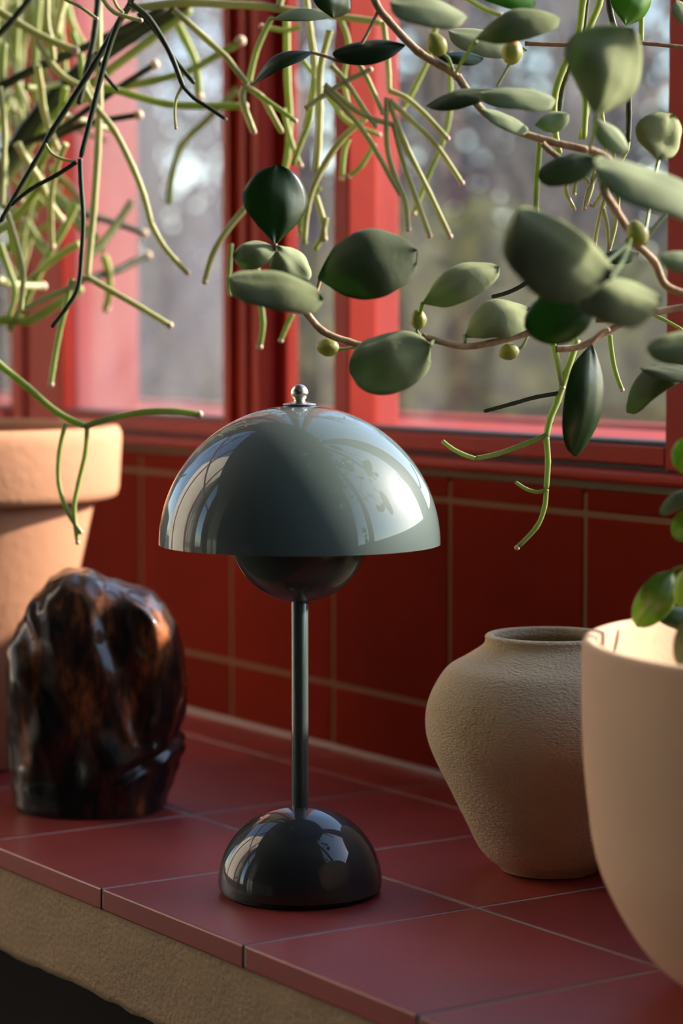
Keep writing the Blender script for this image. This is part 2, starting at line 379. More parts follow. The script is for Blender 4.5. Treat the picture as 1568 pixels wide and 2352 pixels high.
# ------------------------------------------------------------------ glazed sculpture
def sculpture():
    S = 1.648 / FPX
    x2 = (FWD.xy.normalized()); fr = V((x2.x, x2.y, 0)); rt = V((RGT.x, RGT.y, 0))
    top = [(-235, 300), (-215, 400), (-170, 452), (-130, 500), (-100, 530), (-60, 543), (-20, 543), (35, 518), (75, 508), (125, 504), (155, 490), (182, 462), (205, 415), (225, 330), (260, 200)]
    rows = [(0, -180, 158), (15, -190, 163), (60, -197, 176), (100, -202, 188), (135, -203, 203), (150, -204, 205), (168, -205, 190), (215, -206, 202), (280, -209, 211), (350, -210, 209), (420, -206, 205), (560, -206, 205)]
    def itp(tb, v, c=1):
        if v <= tb[0][0]: return tb[0][c]
        for a, b in zip(tb, tb[1:]):
            if v <= b[0]:
                t = (v - a[0]) / (b[0] - a[0]); t = t * t * (3 - 2 * t); return a[c] + (b[c] - a[c]) * t
        return tb[-1][c]
    nu, nv = 260, 200
    vs, fs = [], []
    for j in range(nv + 1):
        s = j / nv
        for i in range(nu):
            th = 2 * math.pi * i / nu
            # profile parameter: side wall then dome
            if s < .62: rr, zz = 1.0, s / .62 * .78
            else:
                a = (s - .62) / .38 * math.pi / 2
                rr, zz = math.cos(a) ** .55 if a < math.pi / 2 - 1e-6 else 0.0, .78 + .22 * math.sin(a)
            c, sn = math.cos(th), math.sin(th)
            ex = .82
            cx = math.copysign(abs(c) ** ex, c); sy = math.copysign(abs(sn) ** ex, sn)
            zpx = zz * 545
            L_, Rr = itp(rows, zpx, 1), itp(rows, zpx, 2)
            X = (cx * Rr if cx > 0 else -cx * L_) * rr
            Yd = sy * 165 * rr * (1 - .1 * zz)
            H = itp(top, X) 
            Z = zz * 545 if zz < .5 else (.5 + (zz - .5) / .5 * (H / 545 - .5)) * 545
            p = V((X, Yd, Z))
            # draped folds
            q = V((X * .0125 + Z * .0045, Yd * .0125, Z * .0035 - X * .003))
            w1_ = noise.noise(q * .95 + V((3.1, 0, 0)))
            w2_ = 1 - 2 * math.sqrt(noise.noise(q * 1.25 + V((9, 4, 1))) ** 2 + .012)
            w3_ = noise.noise(p * .02)
            d = 32 * w1_ + 15 * (w2_ - .6) + 3 * w3_
            edge = min(1, s * 9) * (1 if s < .7 else max(.35, 1 - (s - .7) * 1.6))
            g = math.exp(-((Z - (150 - (190 - X) * .45)) / 13) ** 2) * max(0, (X + 20) / 220) if sn < .3 else 0
            nrm = V((cx, sy, .5 if s > .62 else 0)).normalized()
            mid = V((0, 1, 0)) if False else nrm
            p = p + mid * (d * edge * (.35 + .65 * (1 - abs(cx) ** 3))) - nrm * g * 22
            vs.append(rt * p.x * S + fr * p.y * S + V((0, 0, max(p.z, 0) * S)))
    for j in range(nv):
        for i in range(nu):
            i2 = (i + 1) % nu; fs.append((j * nu + i, j * nu + i2, (j + 1) * nu + i2, (j + 1) * nu + i))
    fs.append(tuple(range(nu))[::-1])
    me = mesh('sculpture', vs, fs, M['glaze'])
    bm = bmesh.new(); bm.from_mesh(me); bmesh.ops.remove_doubles(bm, verts=bm.verts, dist=1e-6); bmesh.ops.recalc_face_normals(bm, faces=bm.faces); bm.to_mesh(me); bm.free()
    return me
sc = link('sculpture', sculpture(), None, (-.293, .024, 0))
tag(sc, 'lumpy folded ceramic sculpture in dark brown treacle glaze standing before the terracotta pot', 'sculpture')

# ------------------------------------------------------------------ plants
def stem_px(parent, pts, r, m='cactus', tip=None, d=None, sides=8, name='stem', taper=.9):
    """pts: (x, y[, depth]) picks; radius in px at that depth"""
    P = [at(p[0], p[1], p[2] if len(p) > 2 else d) for p in pts]
    dm = sum((p[2] if len(p) > 2 else d) for p in pts) / len(pts)
    rr = r * dm / FPX
    SP = [V(v) for v in smooth_prof([tuple(p) for p in P], 7)]
    seg = max(1, len(P) - 1)
    def rad(t):
        u = (t * seg) % 1.0
        return rr * (1 - (1 - taper) * t) * (1 + .10 * math.exp(-(min(u, 1 - u) / .08) ** 2)) * (1.0 if t < .995 else .55)
    vs, fs = tube_data(SP, rad, sides)
    me = mesh(name, vs, fs, M[m])
    o = link(name, me, parent)
    if tip:
        bmm = bmesh.new(); bmesh.ops.create_icosphere(bmm, subdivisions=2, radius=rr * tip)
        me2 = bpy.data.meshes.new('stem_tip'); bmm.to_mesh(me2); bmm.free(); me2.materials.append(M['tipm'])
        me2.polygons.foreach_set('use_smooth', [True] * len(me2.polygons))
        t = link('stem_tip', me2, o, SP[-1])
        t['label'] = 'pale pinkish growing tip'
    return o

def leaf(parent, b, t, wpx, roll=0, bend=0, cup=.15, mats=('leaf', 'leafu'), d=None, flip=False, shape='oval', ruf=.04, name='leaf', petiole=None, label=None):
    bd = b[2] if len(b) > 2 else d; td = t[2] if len(t) > 2 else d
    if parent.name.startswith('leafy_vine') and shape != 'drop': roll = min(62, roll + 14)
    ruf *= 1.15
    B, T = at(b[0], b[1], bd), at(t[0], t[1], td)
    ax = T - B; Lg = ax.length; ax.normalize()
    view = ((B + T) / 2 - EYE).normalized()
    s0 = ax.cross(view).normalized()
    best = None
    for sg in (1, -1):
        s = (Matrix.Rotation(R(roll) * sg, 3, ax) @ s0).normalized()
        n = s.cross(ax).normalized()
        if n.dot(view) > 0: n = -n; s = -s
        sc_ = n.dot(V((.35, .2, .9))) * (-1 if flip else 1)
        if best is None or sc_ > best[0]: best = (sc_, s, n)
    _, s, n = best
    W = wpx * (bd + td) / 2 / FPX / max(.25, abs(math.cos(R(roll))))
    nu, nv = 22, 12
    vs, fs, fm = [], [], []
    th = min(.0009, W * .04)
    sd_ = random.uniform(0, 100)
    def wf(u):
        if shape == 'oval': return math.sin(math.pi * u ** 1.1) ** .54 * min(1, u * 5) ** .35
        if shape == 'round': return math.sqrt(max(0, 1 - (2 * u - 1) ** 2))
        if shape == 'drop': return 1.13 * math.sin(math.pi / 2 * min(1, u * 1.35)) ** 1.15 * max(0, 1 - u ** 2.6) ** .55
        return math.sin(math.pi * u ** .9) ** .9
    for side in (0, 1):
        for i in range(nu + 1):
            u = i / nu
            ww_ = W / 2 * max(.012, wf(min(.9999, max(.0001, u))))
            for j in range(nv + 1):
                v = j / nv * 2 - 1
                q = V((u * 2.6, v * 1.0, sd_))
                zz = (bend + .07) * Lg * math.sin(math.pi * u) - (abs(cup) * 1.0 + .08) * W * (abs(v) ** 2.4) * wf(min(.999, max(.001, u))) - .012 * W * math.exp(-(v / .12) ** 2)
                zz += ruf * W * (noise.noise(q) + .30 * math.sin(v * 5 + u * 6 + sd_) * abs(v))
                hw = ww_ * (1 + .05 * noise.noise(V((u * 5, side * 0, sd_ + (2 if v > 0 else 9)))))
                p = B + ax * (Lg * u) + s * (hw * v) + n * zz
                e = (1 - v * v) * wf(min(.999, max(.001, u)))
                vs.append(p - n * (th * e + .00005) * (2 if side else 0))
    o_ = (nu + 1) * (nv + 1)
    for side in (0, 1):
        for i in range(nu):
            for j in range(nv):
                a = side * o_ + i * (nv + 1) + j
                f = (a, a + 1, a + nv + 2, a + nv + 1)
                fs.append(f if not side else f[::-1]); fm.append(side)
    def rim(idx):
        for a, b2 in zip(idx, idx[1:]): fs.append((a, b2, b2 + o_, a + o_)); fm.append(0)
    rim([i * (nv + 1) for i in range(nu + 1)]); rim([i * (nv + 1) + nv for i in range(nu + 1)][::-1])
    me = mesh(name, vs, fs, [M[mats[0]], M[mats[1]]], fm=fm)
    o = link(name, me, parent)
    if label: o['label'] = label
    return o
def bud(parent, x, y, r, d, axis=(0, -1), orange=False, stalk=None):
    rr = r * d / FPX
    bm = bmesh.new(); bmesh.ops.create_uvsphere(bm, u_segments=20, v_segments=14, radius=1)
    for v in bm.verts:
        z = v.co.z; k_ = 1 - .18 * max(0, z) + .05 * math.cos(6 * math.atan2(v.co.y, v.co.x)) * (1 - abs(z))
        v.co = V((v.co.x * rr * k_ * .92, v.co.y * rr * k_ * .92, z * rr * 1.12))
    for f in bm.faces:
        f.smooth = True
        f.material_index = 1 if orange and f.calc_center_median().z > rr * .45 else 0
    dirv = (RGT * axis[0] - UP * axis[1]).normalized()
    bmesh.ops.transform(bm, matrix=dirv.to_track_quat('Z', 'Y').to_matrix().to_4x4(), verts=bm.verts)
    me = bpy.data.meshes.new('bud'); bm.to_mesh(me); bm.free(); me.materials.append(M['budm']); me.materials.append(M['budtip'])
    o = link('bud', me, parent, at(x, y, d) - abs_loc(parent))
    if orange: o['label'] = 'bud with an orange tip'
    if stalk:
        st = stem_px(o, [(x - axis[0] * r * .8, y - axis[1] * r * .8)] + stalk, 4, 'leafpalelit', d=d, name='stalk')
    return o

# board above the windows from which the plants hang
sb = box('trim_4', (-1.58, .06, 1.25), (1.3, .24, 1.275), M['shelf'], None, .003); sb['kind'] = 'structure'
for x in (-1.55, 1.2): box('shelf_bracket', (x, .215, 1.21), (x + .02, .30, 1.25), M['shelf'], sb)

SHELF = 1.252
def hanger(name, x, y, d, label, cat='plant'):
    p = at(x, y, d); e = empty(name, (p.x, p.y, SHELF)); tag(e, label, cat); return e
#-- left hanging cactus, near strands with shade in their dark green
cl = hanger('hanging_cactus', 250, 0, 1.50, 'shaded dark green stringy mistletoe cactus dangling in front of the pink lit pane, upper left')
def K(parent, d, m, r, *pts, tip=None): return stem_px(parent, list(pts), r, m, tip, d)
K(cl, 1.47, 'cactusdarkshade', 8, (330, -330), (310, -150), (298, 8))
K(cl, 1.47, 'cactusdarkshade', 8, (300, 8), (262, 70), (215, 150), (165, 230), (120, 300), (105, 328))
K(cl, 1.47, 'cactusdarkshade', 6.5, (105, 328), (75, 380), (40, 440), (0, 510))
K(cl, 1.46, 'cactusdarkshade', 7.5, (296, 14), (268, 60), (240, 145), (215, 245), (185, 362))
K(cl, 1.46, 'cactusdarkshade', 6, (184, 365), (186, 420), (191, 500), (187, 590), (178, 662), (150, 710), (118, 752))
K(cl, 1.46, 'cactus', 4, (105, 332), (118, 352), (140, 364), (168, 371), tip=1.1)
K(cl, 1.46, 'cactusdarkshade', 5.5, (176, 372), (130, 402), (70, 435), (25, 472))
K(cl, 1.46, 'cactusdarkshade', 7, (302, 8), (340, 40), (372, 88), (396, 135), (415, 185), (421, 200))
K(cl, 1.46, 'cactusdarkshade', 5, (421, 200), (445, 225), (480, 248), (518, 274), tip=1.0)
K(cl, 1.48, 'cactusdarkshade', 6, (318, 30), (360, 75), (400, 135), (447, 192))
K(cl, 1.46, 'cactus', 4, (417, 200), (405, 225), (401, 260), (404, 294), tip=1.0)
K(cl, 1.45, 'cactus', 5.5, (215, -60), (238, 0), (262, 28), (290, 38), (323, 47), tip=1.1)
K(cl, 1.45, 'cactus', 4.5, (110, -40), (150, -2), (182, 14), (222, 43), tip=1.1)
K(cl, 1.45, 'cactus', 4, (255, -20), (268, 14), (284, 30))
K(cl, 1.52, 'cactusdarkshade', 8, (228, -80), (225, 0), (216, 80), (206, 130), (190, 200), (180, 240))
K(cl, 1.52, 'cactusdarkshade', 5, (222, 120), (238, 165), (255, 190), (272, 208))
K(cl, 1.46, 'cactusdarkshade', 8, (420, -420), (360, -220), (302, 5))
#-- left cactus rising from the terracotta pot and hanging over
cp = empty('bushy_cactus', (lx, ly, .228)); tag(cp, 'sunlit bushy stick cactus growing from the terracotta pot, thick olive and pale green branches', 'plant')
def K2(d, m, r, *pts, tip=None): return stem_px(cp, list(pts), r, m, tip, d)
K2(1.62, 'cactus', 9, (228, -60), (226, 60), (228, 230), (224, 350), (215, 480), (207, 560), (200, 636))
K2(1.60, 'cactus', 8, (200, 636), (255, 668), (325, 708), (390, 747), tip=1.05)
K2(1.60, 'cactus', 8, (200, 636), (160, 662), (110, 682), (48, 716))
K2(1.58, 'cactus', 7.5, (10, 470), (35, 548), (52, 618), (52, 665), (47, 714))
K2(1.60, 'cactus', 8.5, (190, 198), (215, 240), (262, 300), (305, 385), (330, 450), (346, 512))
K2(1.60, 'cactus', 7.5, (346, 512), (372, 560), (400, 595), (430, 626), tip=1.0)
K2(1.60, 'cactusfar', 7.5, (165, 640), (148, 715), (135, 770), (122, 845), (117, 882), tip=1.0)
K2(1.55, 'cactusfar', 9, (-80, 770), (0, 838), (62, 888), (130, 946), (196, 980))
K2(1.55, 'cactusfar', 8, (196, 980), (250, 962), (330, 946), (400, 944), (458, 951), tip=1.05)
K2(1.55, 'cactusfar', 6, (150, 972), (136, 1040), (135, 1110), (155, 1175), (185, 1222), tip=1.0)
K2(1.55, 'cactusfar', 6, (200, 982), (196, 1040), (180, 1110), (170, 1170), (178, 1246), tip=1.0)
K2(1.66, 'cactusfar', 9.5, (225, 195), (300, 217), (380, 238), (460, 243), (560, 244), tip=1.15)
K2(1.70, 'cactusdarkshade', 11, (-60, 235), (0, 200), (80, 158), (150, 128), (230, 92), (385, 15))
K2(1.74, 'cactusdarkshade', 22, (-60, 520), (0, 400), (60, 300), (130, 215), (200, 152), (300, 80), (400, 20), (470, -25))
K2(1.74, 'cactusfar', 12, (-30, 460), (30, 390), (85, 310), (150, 240), (240, 170), (340, 95), (440, 20))
K2(1.62, 'cactus', 10, (-20, 15), (40, 52), (105, 88), (172, 116), tip=1.05)
K2(1.60, 'cactusdarkshade', 8, (-10, 85), (25, 50), (65, 0), (90, -40))
K2(1.66, 'cactus', 8, (108, -40), (108, 50), (118, 95), (123, 140))
K2(1.68, 'cactus', 11, (150, -60), (145, 0), (135, 40), (128, 80))
K2(1.72, 'cactusfar', 10, (150, 245), (280, 200), (350, 186), (440, 160), (500, 125), (530, 110), (552, 94), tip=1.3)
K2(1.70, 'cactusdarkshade', 8.5, (0, 350), (130, 300), (200, 252), (290, 190), (355, 148), tip=1.4)
K2(1.72, 'cactusdarkshade', 8.5, (100, 330), (180, 290), (250, 275), (318, 264), tip=1.4)
K2(1.78, 'cactusfar', 11, (395, 30), (425, 90), (450, 150), (457, 220), tip=1.05)
K2(1.85, 'cactusfar', 9, (545, 205), (470, 280), (420, 330), (396, 400), (387, 470))
K2(1.75, 'cactusfar', 10, (175, 470), (150, 520), (110, 590), (60, 690), (20, 760))
K2(1.75, 'cactusfar', 12, (-40, 740), (20, 735), (70, 735), (130, 700), (190, 660))
K2(1.70, 'cactusfar', 8, (0, 560), (20, 620), (35, 670), (20, 730))
K2(1.70, 'cactusfar', 9, (165, 75), (185, 130), (195, 190), (225, 235))
K2(1.66, 'cactus', 8, (80, 60), (95, 110), (140, 170), (190, 200))
K2(1.7, 'cactusfar', 7, (10, 100), (5, 210), (12, 330), (10, 430))
K2(1.65, 'cactus', 7, (0, 200), (10, 300), (8, 380), (5, 480))
for (x, y, a, ln, dd, rr, m) in ((150, 200, 100, 280, 1.72, 9, 'cactusfar'), (110, 250, 95, 260, 1.76, 9, 'cactusfar'), (140, 260, 20, 120, 1.7, 8, 'cactus'), (60, 200, 5, 90, 1.7, 8, 'cactusfar'), (40, 330, 60, 200, 1.68, 9, 'cactus'), (90, 420, 120, 180, 1.7, 9, 'cactusfar'), (20, 520, 75, 160, 1.72, 9, 'cactusfar'), (180, 560, 150, 170, 1.72, 8, 'cactusfar'), (200, 590, -40, 160, 1.8, 9, 'cactusfar'), (110, 470, 12, 230, 1.85, 9, 'cactusdarkshade'), (240, 590, 75, 120, 1.85, 9, 'cactusfar'), (200, 640, -15, 150, 1.85, 9, 'cactusdarkshade'), (-10, 640, 20, 110, 1.7, 10, 'cactus'), (150, 330, 110, 240, 1.66, 8, 'cactus'), (85, 150, 80, 200, 1.66, 8, 'cactus')):
    pts = []; cx, cy, an = x, y, R(a)
    for q in range(5):
        pts.append((cx, cy, dd + .01 * q)); cx += math.cos(an) * ln / 4; cy += math.sin(an) * ln / 4; an += random.uniform(-.22, .22)
    stem_px(cp, pts, rr, m, 1.15)
#-- grassy mass behind, far left
gc = empty('dense_cactus', (-.95, .15, SHELF)); tag(gc, 'blurred dense curtain of fine green cactus stems at the far upper left corner', 'plant')
for q in range(95):
    x = random.uniform(-120, 150); y = random.uniform(-90, 40); dd = random.uniform(1.82, 2.02); an = R(90 + random.uniform(-14, 14)); ln = random.uniform(120, 420) * (1 if x < 90 else .5)
    if q > 68: x = random.uniform(-60, 120); y = random.uniform(200, 560); ln = random.uniform(80, 200); an = R(random.uniform(20, 160))
    pts = []
    cx, cy = x, y
    for s_ in range(4):
        pts.append((cx, cy, dd)); cx += math.cos(an) * ln / 3; cy += math.sin(an) * ln / 3; an += random.uniform(-.25, .25)
    stem_px(gc, pts, random.uniform(5, 9), random.choice(('cactusfar', 'cactusfar', 'cactus')), None, sides=6)
#-- centre hanging cactus
cc = hanger('hanging_cactus', 720, 0, 1.58, 'pale green stringy mistletoe cactus whose fan of thin tips hangs above the lamp')
def K3(d, m, r, *pts, tip=None): return stem_px(cc, list(pts), r, m, tip, d)
K3(1.58, 'cactus', 10, (300, 20), (420, 6), (520, 10), (600, 14), (650, 22), (760, 36), (880, 52))
K3(1.58, 'cactus', 9, (640, 20), (660, -60), (700, -180), (720, -420))
K3(1.56, 'cactus', 8, (398, 22), (430, 50), (472, 88), (518, 130), (533, 148))
K3(1.56, 'cactus', 7.5, (533, 148), (548, 168), (570, 194))
K3(1.56, 'cactus', 8, (562, 200), (556, 222), (562, 250), (582, 302), tip=1.0)
K3(1.56, 'cactus', 8, (562, 198), (600, 222), (620, 255), (648, 306))
K3(1.55, 'cactusfar', 6, (592, 216), (640, 250), (678, 278), tip=1.0)
K3(1.58, 'cactusfar', 7, (572, 188), (585, 130), (602, 85), (625, 38))
K3(1.60, 'cactus', 8, (700, -30), (712, 70), (722, 150), (712, 230), (702, 290), tip=1)
K3(1.64, 'cactusfar', 9, (658, 40), (660, 180), (665, 270), (660, 360), (650, 400))
K3(1.58, 'cactus', 9, (757, 70), (735, 160), (734, 250), (731, 330), (726, 400))
K3(1.59, 'cactusfar', 7, (722, 180), (712, 270), (690, 330), (672, 380))
K3(1.56, 'cactus', 8, (840, 270), (780, 325), (728, 410), (706, 480), (698, 560))
K3(1.58, 'cactus', 7.5, (725, 450), (740, 500), (745, 548), tip=1)
K3(1.58, 'cactusfar', 7, (748, 500), (740, 540), (722, 575))
K3(1.58, 'cactusfar', 8, (582, 560), (592, 640), (603, 740), (596, 796), tip=1)
K3(1.57, 'cactusfar', 6.5, (672, 720), (658, 750), (645, 782), tip=1)
K3(1.58, 'cactus', 8, (570, 470), (520, 530), (488, 585), (470, 646), tip=1)
K3(1.58, 'cactusfar', 6, (530, 560), (526, 640), (528, 680))
K3(1.56, 'cactus', 7.5, (880, 50), (888, 120), (892, 170), (893, 210))
for pts in (((893, 208), (932, 225), (975, 262), (1027, 318)), ((895, 230), (935, 268), (1000, 332), (1060, 420)), ((894, 235), (930, 330), (985, 442), (1033, 543)), ((905, 290), (925, 370), (955, 455), (986, 541)), ((888, 225), (888, 330), (905, 400), (930, 460), (937, 526)),
            ((745, 205), (800, 258), (850, 325), (898, 410), (918, 445)), ((760, 150), (795, 190), (828, 240), (862, 290)), ((745, 195), (820, 255), (862, 275), (910, 288)), ((820, 140), (845, 185), (878, 258)), ((700, 250), (780, 195), (850, 160))):
    stem_px(cc, list(pts), 7, 'cactus', 1.0, 1.54)
for pts in (((1032, 120), (1033, 250), (1015, 330), (985, 400), (950, 490)), ((1000, 60), (985, 130), (950, 205), (925, 250)), ((690, 130), (760, 230), (800, 280), (870, 310)), ((650, 250), (670, 330), (690, 380)), ((860, 330), (830, 380), (802, 405)),
            ((690, 60), (655, 70), (600, 60)), ((780, 40), (800, 100), (790, 180), (800, 240)), ((800, 320), (790, 350), (785, 410)), ((1060, -10), (1110, 20), (1150, 35)), ((700, 560), (690, 530), (680, 470)), ((735, 430), (700, 470), (690, 540))):
    stem_px(cc, list(pts), 6.5, 'cactusfar', 1.0, 1.62)
#-- right hanging cactus
cr_ = hanger('hanging_cactus', 1340, -20, 1.42, 'ribbed green cactus strands hanging straight down among the leaves, over the right-hand window')
def K4(d, m, r, *pts, tip=None): return stem_px(cr_, list(pts), r, m, tip, d)
K4(1.42, 'cactusfar', 9, (1345, -60), (1338, 0), (1325, 90), (1292, 160), (1273, 225), (1274, 300), (1285, 355))
K4(1.43, 'cactusdarkshade', 11, (1350, -60), (1345, 0), (1332, 100), (1296, 180), (1284, 240), (1278, 300))
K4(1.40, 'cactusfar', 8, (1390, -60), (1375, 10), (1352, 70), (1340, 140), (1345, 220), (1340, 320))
K4(1.42, 'cactusdarkshade', 8, (1395, -60), (1400, 20), (1418, 90), (1440, 180), (1444, 260), (1441, 330))
K4(1.44, 'cactusfar', 6, (1355, 180), (1350, 250), (1330, 320))
K4(1.42, 'cactusfar', 7, (1475, -60), (1473, 20), (1472, 100))
K4(1.41, 'cactusfar', 8, (1240, 325), (1233, 410), (1230, 500), (1228, 600), (1234, 628))
K4(1.40, 'cactusfar', 8, (1234, 628), (1244, 690), (1262, 760), (1280, 830), (1291, 890), tip=1)
K4(1.40, 'cactusfar', 6, (1265, 620), (1262, 660), (1263, 700), tip=1)
K4(1.40, 'cactusfar', 8, (1325, 780), (1300, 860), (1280, 920), (1262, 965), (1254, 1005))
K4(1.40, 'cactusfar', 7.5, (1254, 1005), (1258, 1060), (1254, 1124))
K4(1.40, 'cactusfar', 6.5, (1254, 1124), (1250, 1165), (1232, 1210), (1187, 1258), tip=1)
K4(1.40, 'cactusfar', 6.5, (1254, 1000), (1200, 1022), (1140, 1043), (1090, 1053))
K4(1.40, 'cactusfar', 5.5, (1090, 1053), (1060, 1042), (1035, 1028), (1015, 1012))
K4(1.40, 'cactusdarkshade', 5.5, (1288, 902), (1230, 912), (1180, 926), (1110, 945))
K4(1.40, 'cactusfar', 5, (1252, 1126), (1232, 1130), (1208, 1123), (1183, 1107))
K4(1.40, 'cactusfar', 6, (1400, 770), (1406, 820), (1415, 860), (1428, 895), tip=1)
K4(1.40, 'cactusdarkshade', 5.5, (1234, 630), (1200, 655), (1165, 672), (1128, 682))
K4(1.40, 'cactusfar', 4.5, (1480, 715), (1520, 732), (1568, 758))
for pts in (((1302, 410), (1300, 440), (1318, 480)), ((1330, 405), (1322, 420), (1318, 445)), ((1335, 400), (1350, 415), (1352, 425)), ((1372, 400), (1350, 440), (1342, 478)), ((1365, 380), (1358, 430), (1345, 470)), ((1400, 430), (1385, 470), (1372, 520), (1365, 560)), ((1385, 480), (1395, 520), (1398, 575)), ((1420, 420), (1418, 480), (1410, 530), (1398, 575)), ((1440, 300), (1440, 340), (1410, 400)), ((1380, 250), (1390, 330), (1385, 380)), ((1408, 320), (1411, 400)), ((1385, 440), (1365, 470), (1358, 470))):
    stem_px(cr_, list(pts), 5.5, 'cactus', 1.0, 1.42)

#-- leafy vine
vn = hanger('leafy_vine', 1100, -100, 1.22, 'leafy vine with thick oval grey-green leaves, buds and tan twigs trailing across the upper right')
def W(d, r, *pts): return stem_px(vn, list(pts), r, 'wood', None, d, name='twig')
W(1.30, 10, (780, -330), (810, -150), (858, -5), (890, 45), (960, 118), (1035, 165), (1050, 180))
W(1.28, 10, (1050, 175), (1075, 212), (1112, 258), (1180, 298), (1262, 325), (1352, 345))
W(1.22, 11, (1352, 345), (1400, 372), (1385, 430), (1412, 480), (1450, 540))
W(1.24, 10, (1440, 545), (1500, 600), (1528, 655), (1590, 680))
W(1.32, 9, (700, 715), (740, 760), (800, 785), (870, 800), (940, 780), (968, 772))
W(1.32, 8.5, (968, 772), (1060, 795), (1130, 787), (1212, 765), (1290, 740))
W(1.30, 8, (1275, 802), (1335, 795), (1400, 758), (1470, 727), (1600, 700))
W(1.27, 9, (1368, 733), (1430, 731), (1500, 718), (1600, 700))
W(1.34, 5.5, (1205, 100), (1320, 103), (1450, 98), (1600, 112))
W(1.30, 5, (632, 560), (640, 640), (680, 700), (705, 715))
W(1.26, 8, (1245, 330), (1260, 345), (1280, 360), (1295, 372))
W(1.3, 5, (735, 640), (720, 690), (705, 715)); W(1.3, 4.5, (715, 120), (745, 128), (790, 140), (830, 100), (870, 20))
W(1.28, 7, (1355, 790), (1380, 765), (1400, 757)); W(1.25, 7, (1275, 620), (1280, 650), (1287, 675))
for a_ in (((1366, 272, 1.12), (1362, 310, 1.16), (1352, 345, 1.2)), ((1400, 640, 1.08), (1430, 600, 1.12), (1450, 545, 1.2)), ((1305, 640, 1.1), (1380, 610, 1.15), (1452, 548, 1.2)), ((1362, 372, 1.08), (1375, 362, 1.14), (1385, 362, 1.2)), ((970, 697, 1.3), (962, 730, 1.31), (960, 768, 1.32)), ((1066, 772, 1.33), (1068, 785, 1.32), (1068, 793, 1.32)), ((1372, 700, 1.18), (1400, 715, 1.22), (1430, 731, 1.27)), ((988, 795, 1.27), (992, 786, 1.3), (996, 782, 1.32)), ((1092, 96, 1.22), (1065, 135, 1.25), (1045, 168, 1.29)), ((1512, 368, 1.27), (1500, 420, 1.26), (1480, 540, 1.24))):
    stem_px(vn, list(a_), 4.5, 'leafolive', name='petiole')
bud(vn, 960, 733, 21, 1.31, (0, -1), stalk=[(957, 760), (965, 772)])
bud(vn, 1168, 808, 22, 1.33, (-1, .3), stalk=[(1200, 795), (1212, 770)])
bud(vn, 752, 798, 24, 1.33, (-1, -.1), stalk=[(785, 802), (830, 795)])
bud(vn, 1002, 102, 26, 1.27, (-.6, -1), stalk=[(1030, 135), (1040, 165)])
bud(vn, 1176, 120, 27, 1.28, (.2, -1), True, stalk=[(1160, 165), (1140, 200)])
bud(vn, 1463, 536, 28, 1.20, (-.4, -1), stalk=[(1490, 540), (1530, 490)])
Lf = lambda *a, **k_: leaf(vn, *a, **k_)
Lf((632, 566), (638, 378), 168, d=1.30, roll=12, cup=.10, mats=('leafdark', 'leafgreen'), shape='drop', label='deep green heart shaped leaf')
Lf((636, 572), (535, 590), 66, d=1.30, roll=20, cup=.25, bend=.12, mats=('leafpalelit', 'leafu'), ruf=.09)
Lf((634, 566), (706, 648), 92, d=1.30, roll=15, cup=.2, mats=('leafpalelit', 'leafu'), ruf=.09)
Lf((742, 690), (524, 640), 86, d=1.20, roll=40, cup=.12, bend=.05, shape='round', ruf=.06, mats=('leafvelvetlit', 'leafu'))
Lf((730, 640), (958, 575), 160, d=1.27, roll=15, cup=.08, mats=('leaf', 'leafgreen'), bend=.06, ruf=.06)
Lf((970, 697), (1146, 612), 80, d=1.30, roll=25, cup=.15, bend=.08, ruf=.08, mats=('leafvelvetlit', 'leafu'))
Lf((988, 795), (800, 850), 142, d=1.27, roll=18, cup=-.1, shape='round', mats=('leafvelvetlit', 'leafu'), ruf=.10)
Lf((1066, 772), (1222, 712), 74, d=1.33, roll=50, cup=.2, bend=.22, ruf=.06, mats=('leafvelvetlit', 'leafu'))
Lf((1372, 700), (1203, 752), 122, d=1.18, roll=-20, cup=.08, mats=('leafdark', 'leafgreen'))
Lf((1400, 640), (1192, 478), 150, d=1.08, roll=38, cup=.30, shape='round', mats=('leafvelvetlit', 'leafdark'), ruf=.07)
Lf((1305, 640), (1520, 690), 96, d=1.10, roll=40, cup=.28, shape='round', mats=('leafvelvetlit', 'leafdark'), ruf=.07)
Lf((1366, 272), (1450, 62), 212, d=1.12, roll=28, cup=.30, shape='drop', mats=('leafvelvetlit', 'leafgreen'), flip=False, ruf=.08, label='large folded green leaf lit pale along its top edge')
Lf((1362, 372), (1640, 480), 96, d=1.08, roll=55, cup=.1, mats=('leafpalelit', 'leafu'), shape='round')
Lf((1368, 366), (1234, 408), 68, d=1.18, roll=-45, cup=.1, mats=('leaf', 'leafu'), shape='round')
Lf((1358, 790), (1320, 1048), 88, d=1.31, roll=25, cup=.16, bend=.04, mats=('leafdark', 'leafgreen'), label='long hanging leaf')
Lf((1092, 90), (1285, 40), 68, d=1.22, roll=38, cup=.2, bend=.12, mats=('leafvelvetlit', 'leafgreen'))
Lf((930, 104), (764, 124), 56, d=1.30, roll=35, cup=.15, mats=('leafdark', 'leafdark'))
Lf((895, 4), (1072, 38), 62, d=1.20, roll=55, cup=.1, shape='round', mats=('leafpalelit', 'leafu'))
Lf((1142, 205), (978, 242), 40, d=1.26, roll=55, cup=.1, mats=('leaf', 'leafu'))
Lf((1098, 214), (1276, 228), 50, d=1.24, roll=50, cup=.1, shape='round', mats=('leafpalelit', 'leafu'))
Lf((1228, 288), (1306, 262), 46, d=1.27, roll=30, cup=.15, mats=('leafpalelit', 'leafgreen'))
Lf((1104, 250), (1215, 300), 36, d=1.27, roll=50, cup=.1, mats=('leafpalelit', 'leafu'))
